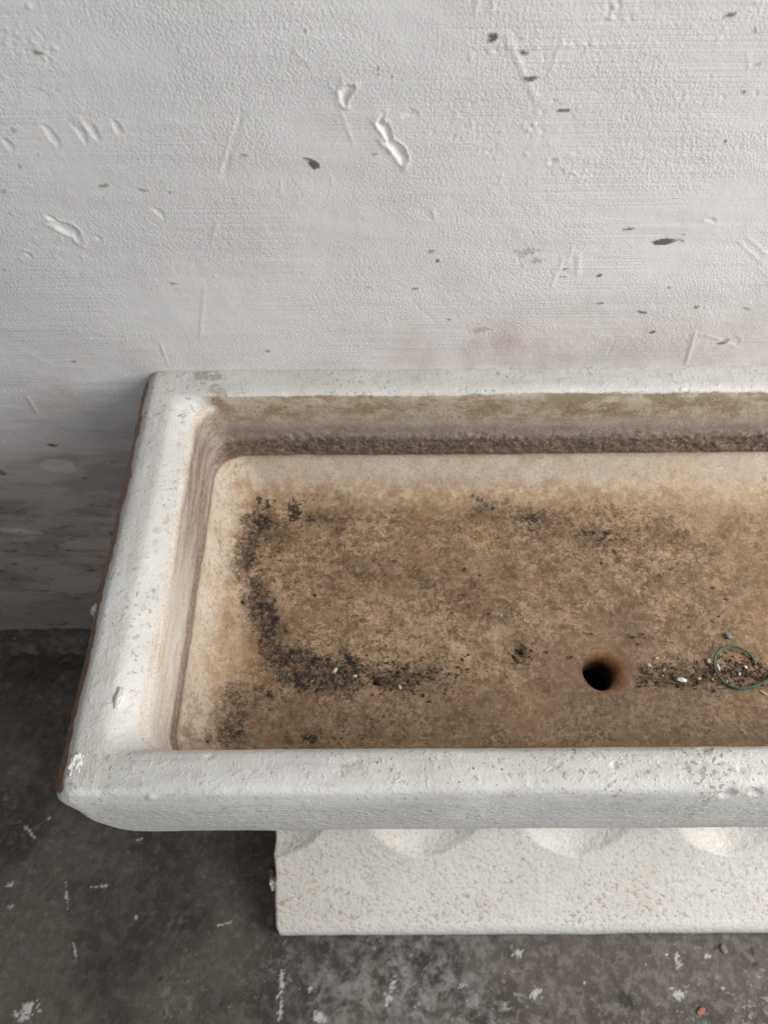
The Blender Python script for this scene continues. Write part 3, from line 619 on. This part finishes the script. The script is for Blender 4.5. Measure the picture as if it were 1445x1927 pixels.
def lump(name, loc, rx, ry, rz, mat, parent=None, seed=0, rough=.35, sub_=4, rot=0., frq=None, **k):
    import bmesh
    bm = bmesh.new(); bmesh.ops.create_icosphere(bm, subdivisions=sub_, radius=1.)
    V = np.array([v.co[:] for v in bm.verts]); F = [[v.index for v in f.verts] for f in bm.faces]; bm.free()
    n = fbm(V[:, 0]+seed, V[:, 1], V[:, 2], frq or 1.6, 3); V = V*(1+rough*n)[:, None]*np.array([rx, ry, rz])
    c, s = math.cos(rot), math.sin(rot); V = np.stack([V[:, 0]*c-V[:, 1]*s, V[:, 0]*s+V[:, 1]*c, V[:, 2]], -1)
    if parent is None:
        o = mesh(name, V, F, mat, **k); o.location = loc
    else: o = mesh(name, V+np.array(loc), F, mat, parent, **k)
    return o
MLW = flat('crumbly_white_glaze', (.62, .60, .56), (.72, .70, .66), .7, 500); MLY = flat('yellowed_glaze_lump', (.36, .33, .28), (.55, .52, .46), .6, 400)
p = at(146, 1437, 2, .972); lump('glaze_lump', (p[0], p[1], .969), .0105, .0165, .0085, MLW, sink, 3, .5, 5, 0., 3.5)
p = at(129, 1478, 2, .958); lump('glaze_lump', (p[0]+.001, p[1], .956), .006, .015, .008, MLW, sink, 8, .4, 5, .3, 3.)
p = at(181, 1150, 2, .95); lump('glaze_lump', (p[0]+.004, p[1], .950), .008, .012, .011, MLY, sink, 5, .6, 5, 0., 3.)
p = at(286, 1500, 2, .955); lump('glaze_lump', (p[0], p[1]+.002, .9555), .009, .005, .004, MLW, sink, 9, .45, 4, 0., 3.)
p = at(222, 1312, 2, .975); lump('glaze_lump', (p[0], p[1], .972), .006, .014, .0045, MLW, sink, 12, .35, 4, -.1, 2.)

# ------------------------------------------------------------------ fluted pedestal
ped = empty('fluted_pedestal', PED, label='stippled white pedestal with scalloped flutes and sloping foot, standing on concrete under the sink', cat='pedestal')
PK = np.array([(-.688, -.003), (-.694, .004), (-.698, .012), (-.6985, .024), (-.698, .036), (-.694, .047), (-.686, .0565), (-.672, .068), (-.640, .098), (-.600, .135), (-.560, .177), (-.530, .218), (-.517, .262), (-.510, .32), (-.507, .40), (-.506, .52), (-.506, .65), (-.506, .7365)])
def resample(K, step):
    o = []
    for i in range(len(K)-1):
        p0, p1, p2, p3 = K[max(i-1, 0)], K[i], K[i+1], K[min(i+2, len(K)-1)]; k = max(1, int(np.hypot(*(p2-p1))/step))
        for j in range(k):
            t = j/k; o.append(.5*(2*p1+(p2-p0)*t+(2*p0-5*p1+4*p2-p3)*t*t+(3*p1-p0-3*p2+p3)*t**3))
    o.append(K[-1]); return np.array(o)
PP = resample(PK, .003); px_ = np.concatenate([np.linspace(-.2330, .86, 420), np.linspace(.88, 1.073, 20)])
PG = np.zeros((len(PP), len(px_), 3)); PG[..., 0] = px_[None]; PG[..., 1] = PP[:, 0][:, None]; PG[..., 2] = PP[:, 1][:, None]
s = np.concatenate([[0], np.cumsum(np.hypot(*np.diff(PP, axis=0).T))])[:, None]
stip = int(np.argmin(np.abs(PP[:, 0]+.575))); sr = np.maximum(0, s-s[stip])
pn = normals(PG, False)
if pn[20, 50, 1] > 0: pn = -pn
u = (px_[None]-.071+.154) % .308-.154
wfl = .126*(1-np.exp(-(sr/.036)**.92))+1e-6; q = np.clip(1-(np.abs(u)/wfl)**2, 0, 1); dep = .044*(1-np.exp(-sr*1.0/.044))*q
dep = dep*(sr > 0)
PG -= pn*dep[..., None]*1.0
dd = fbm(PG[..., 0], PG[..., 1], PG[..., 2], 12, 3)*.0016+fbm(PG[..., 0], PG[..., 1], PG[..., 2], 75, 2)*.0007
PG += pn*dd[..., None]
# round the left vertical edge
e = np.clip((px_[None]+.233)/.007, 0, 1); PG[..., 1] += (1-np.sqrt(1-(1-e)**2))*.006*1.0; 
PG[..., 0] += (e < .6)*fbm(PG[..., 0]*0, PG[..., 1], PG[..., 2], 30, 3)*.0035
pc = sm(.35, .0, e+fbm(PG[..., 0], PG[..., 1], PG[..., 2], 60, 3)*.5)*sm(.05, .08, PG[..., 2])
mesh('fluted_front', PG, grid_faces(*PG.shape[:2]), MP, ped, attrs={'clay': pc})
MC2 = M('bare_terracotta_foot', rough=.9, spec=.15); _n = MC2.noise(50, 6, .7); MC2.bump(_n, .004, 1.); MC2 = MC2.out(MC2.mix(_n.ss(.35, .65), (.10, .06, .04), (.26, .15, .09)))
for k, xx in ((0, px_[0]), (-1, px_[-1])):
    E_ = PG[:, k]; B_ = E_.copy(); B_[:, 1] = -.20; nb = 24; T = np.linspace(0, 1, nb)[:, None, None]
    SG = E_[None]*(1-T)+B_[None]*T
    bulge = fbm(SG[..., 0]*0, SG[..., 1], SG[..., 2], 25, 3)*.004*np.sin(np.pi*T[..., 0]); SG[..., 0] += bulge
    F = grid_faces(nb, len(E_)); mesh('clay_side', SG, F if k == 0 else F[:, ::-1], MC2, ped, label='rough bare terracotta side' if k == 0 else None)
zb = [(px_[0], -.2, 0), (px_[-1], -.2, 0), (px_[-1], -.2, .7385), (px_[0], -.2, .7385)]; mesh('back_panel', zb, [(1, 0, 3, 2)], MC2, ped, smooth=False)
p = at(516, 1660, 2, .10); lump('glaze_lump', (p[0]+.000, p[1], .10), .009, .014, .011, MLW, ped, 4, .55, 5, 0., 3.)
p = at(508, 1640, 2, .11); lump('clay_lump', (p[0]+.004, p[1], .112), .006, .012, .009, MC2, ped, 6, .55, 4, 0., 3.)

# ------------------------------------------------------------------ loose things in the basin
def tube_mesh(P, r, ns=10):
    P = np.array(P); T = np.gradient(P, axis=0); T /= np.linalg.norm(T, axis=1)[:, None]; up = np.array([0, 0, 1.])
    A = np.cross(T, up); A /= np.linalg.norm(A, axis=1)[:, None]; B = np.cross(A, T); th = np.linspace(0, 2*np.pi, ns, endpoint=False)
    V = P[:, None]+r*(np.cos(th)[None, :, None]*A[:, None]+np.sin(th)[None, :, None]*B[:, None])
    F = [tuple(map(int, f)) for f in grid_faces(len(P), ns, True)]; F.append(tuple(range(ns))[::-1]); F.append(tuple(range((len(P)-1)*ns, len(P)*ns)))
    return V.reshape(-1, 3), F
wp = [(1422, 1252, .0), (1416, 1238, .002), (1404, 1226, .004), (1388, 1218, .006), (1371, 1216, .006), (1356, 1222, .005), (1346, 1234, .003), (1344, 1250, .002), (1349, 1268, .002), (1361, 1283, .001), (1378, 1293, .001), (1397, 1296, .002), (1418, 1292, .003), (1438, 1283, .005), (1460, 1272, .007), (1480, 1262, .004)]
W = np.array([at(a, b, 2, FLOOR+h+.0018) for a, b, h in wp]); t = np.linspace(0, len(W)-1, 150); K = []
for v in t:
    i = min(int(v), len(W)-2); f_ = v-i; p0, p1, p2, p3 = W[max(i-1, 0)], W[i], W[i+1], W[min(i+2, len(W)-1)]
    K.append(.5*(2*p1+(p2-p0)*f_+(2*p0-5*p1+4*p2-p3)*f_**2+(3*p1-p0-3*p2+p3)*f_**3))
MWIRE = flat('green_plastic', (.04, .095, .065), (.075, .14, .10), .45, 200, .45)
c0 = np.mean(K, 0); v, F = tube_mesh(K, .0018)
o = mesh('plastic_wire', v-c0, F, MWIRE, label='thin green plastic wire curled into a loop on the basin floor', cat='wire'); o.location = c0

MCH = flat('white_flake', (.42, .39, .35), (.58, .55, .51), .5, 500); MGR = flat('grey_flake', (.17, .16, .155), (.27, .26, .25), .6, 500); MBK = flat('black_crumb', (.03, .023, .018), (.10, .072, .052), .9, 500)
MRB = flat('rust_crumb', (.15, .07, .03), (.26, .13, .06), .8, 500); MGL = flat('clear_glass_chip', (.70, .71, .72), (.82, .82, .84), .12, 200, .6)
MOR = flat('orange_leaf', (.27, .10, .05), (.40, .17, .09), .6, 300)
def chipo(name, px, py, rx, ry, rz, mat, rot, lab, cat, seed, zz=FLOOR, rough=.4, lowpoly=2, group=None):
    p = at(px, py, 2, zz); return lump(name, (p[0], p[1], zz+rz*.7), rx, ry, rz, mat, None, seed, rough, lowpoly, rot, 1.3, label=lab, cat=cat, smooth=False, **({'group': group} if group else {}))
CG = 'small flakes lying in the basin'
chipo('flake', 630, 1263, .0062, .0028, .0012, MCH, .9, 'long pale flake amid black dirt in the left part of the basin', 'flake', 1, group=CG)
chipo('flake', 668, 1273, .0036, .0024, .0015, MCH, .3, 'small white flake just right of the long pale flake in black dirt', 'flake', 2, group=CG)
chipo('flake', 752, 1294, .0040, .0026, .0016, MCH, -1.1, 'white flake beside the black crumb left of the drain', 'flake', 3, group=CG)
chipo('flake', 794, 1215, .0042, .0009, .0009, MCH, .7, 'thin cream sliver alone on the tan basin floor, left of the drain', 'flake', 4, group=CG)
chipo('flake', 1221, 1252, .0040, .0026, .0012, MCH, -.6, 'white flake nearest the right of the drain hole', 'flake', 5, group=CG)
chipo('flake', 1351, 1256, .0026, .0062, .0014, MCH, .1, 'tall white flake just inside the left side of the green wire loop', 'flake', 6, group=CG)
chipo('flake', 1334, 1245, .0040, .0040, .0016, MCH, .5, 'round pale flake just outside the left side of the green wire loop', 'flake', 7, group=CG)
chipo('flake', 1402, 1256, .0022, .0028, .0016, MGL, .5, 'tiny bright flake in the middle of the green wire loop', 'flake', 8, group=CG)
chipo('flake', 1315, 1278, .0030, .0026, .0014, MCH, .2, 'pinkish white flake between glass shard and green wire loop', 'flake', 9, group=CG)
chipo('flake', 1391, 1269, .0028, .0022, .0013, MCH, .9, 'pale flake in the lower half of the green wire loop', 'flake', 10, group=CG)
chipo('flake', 1436, 1304, .0060, .0013, .0010, MCH, -.6, 'cream sliver just below the green wire at the right edge', 'flake', 11, group=CG)
chipo('flake', 1236, 1239, .0030, .0016, .001, MCH, .2, 'thin cream flake upper right of the drain, above the nearest white flake', 'flake', 12, group=CG)
chipo('glass_shard', 1283, 1281, .0075, .0042, .0028, MGL, -.1, 'clear angular glass shard between the drain and green wire loop', 'shard', 21, rough=.6, lowpoly=1)
chipo('pebble', 1369, 1198, .0042, .0060, .0032, MGR, .5, 'grey angular pebble above the green wire loop', 'pebble', 31, rough=.5)
chipo('dirt_lump', 718, 1284, .0080, .0068, .0050, MBK, .4, 'large black dirt lump on the basin floor between long flake and drain', 'dirt lump', 33, rough=.5, lowpoly=3)
chipo('dirt_lump', 984, 1228, .0050, .0045, .0038, MBK, .4, 'dark brown dirt lump of the small rusty pile left of the drain', 'dirt lump', 34, rough=.5, lowpoly=3)
chipo('rust_flake', 976, 1242, .0065, .0038, .0020, MRB, -.6, 'reddish brown flake at the foot of the small dirt pile', 'flake', 35, rough=.5)
chipo('rust_flake', 812, 1272, .0050, .0016, .0014, MRB, .2, 'thin orange brown fragment on the basin floor right of the black lump', 'flake', 36, rough=.5)
chipo('leaf_scrap', 1318, 1904,   .0095, .0050, .0026, MOR, .45, 'small curled orange leaf scrap on the concrete floor', 'leaf', 41, zz=0., rough=.45, lowpoly=3)
chipo('floor_chip', 1362, 1787, .006, .009, .003, MGR, .2, 'dark grey stone chip on the floor near the pedestal foot', 'pebble', 42, zz=0., rough=.5)
# fine crumbs
import bmesh
def crumbs(name, spots, mat, label, seed, smin, smax, flatk=.6):
    rr = random.Random(seed); bm = bmesh.new(); bmesh.ops.create_icosphere(bm, subdivisions=1, radius=1.)
    base = np.array([v.co[:] for v in bm.verts]); BF = np.array([[v.index for v in f.verts] for f in bm.faces]); bm.free()
    V = []; F = []; n = 0
    for (px, py, sx, sy, cnt) in spots:
        for i in range(cnt):
            a = px+rr.gauss(0, sx); b = py+rr.gauss(0, sy); 
            if math.hypot((a-1140)/62, (b-1265)/52) < 1 or a < 425: continue
            p = at(a, b, 2, FLOOR)
            if p[1] < -.53 or p[0] > 1.0: continue
            s_ = smin+(smax-smin)*rr.random()**2.6; zf = FLOOR
            if p[0] < -.212: zf += (-.212-p[0])**1.6*1.4
            dim = np.array([s_*rr.uniform(.6, 1.6), s_*rr.uniform(.5, 1.1), s_*flatk]); v = base*(1+np.array([rr.uniform(-.35, .35) for _ in base]))[:, None]*dim
            t = rr.random()*6.28; c, s2 = math.cos(t), math.sin(t)
            V.append(np.stack([v[:, 0]*c-v[:, 1]*s2+p[0], v[:, 0]*s2+v[:, 1]*c+p[1], v[:, 2]+zf+s_*flatk*.5], -1)); F.append(BF+n); n += len(base)
    return mesh(name, np.concatenate(V), np.concatenate(F), mat, smooth=False, label=label, cat='dirt', kind='stuff')
crumbs('dirt_crumbs', [(600, 1266, 60, 20, 170), (530, 1235, 28, 34, 40), (690, 1275, 65, 19, 90), (790, 1275, 60, 18, 120), (985, 1232, 9, 12, 60), (1290, 1275, 60, 12, 220), (1390, 1262, 40, 18, 260), (1230, 1262, 25, 12, 60), (500, 1040, 18, 50, 90), (900, 1150, 250, 90, 90), (1290, 1190, 60, 20, 14), (1440, 1270, 20, 10, 80), (1200, 1200, 15, 6, 12)],
       MBK, 'black crumbs of dirt strewn across the basin floor', 5, .0005, .0025)
crumbs('rust_crumbs', [(620, 1268, 60, 18, 150), (800, 1270, 90, 22, 70), (984, 1235, 12, 14, 40), (1300, 1272, 60, 14, 150), (1395, 1262, 40, 18, 150)], flat('brown_crumb', (.12, .075, .045), (.24, .16, .10), .9, 500), 'brown crumbs of rust and earth among the black dirt in the basin', 6, .0006, .0024)
crumbs('plaster_crumbs', [(640, 1265, 60, 18, 34), (800, 1270, 90, 25, 12), (1290, 1272, 60, 14, 26), (1395, 1262, 40, 18, 26), (500, 1100, 30, 120, 8)], MCH, 'tiny white plaster crumbs among the dirt in the basin', 7, .0005, .0016)
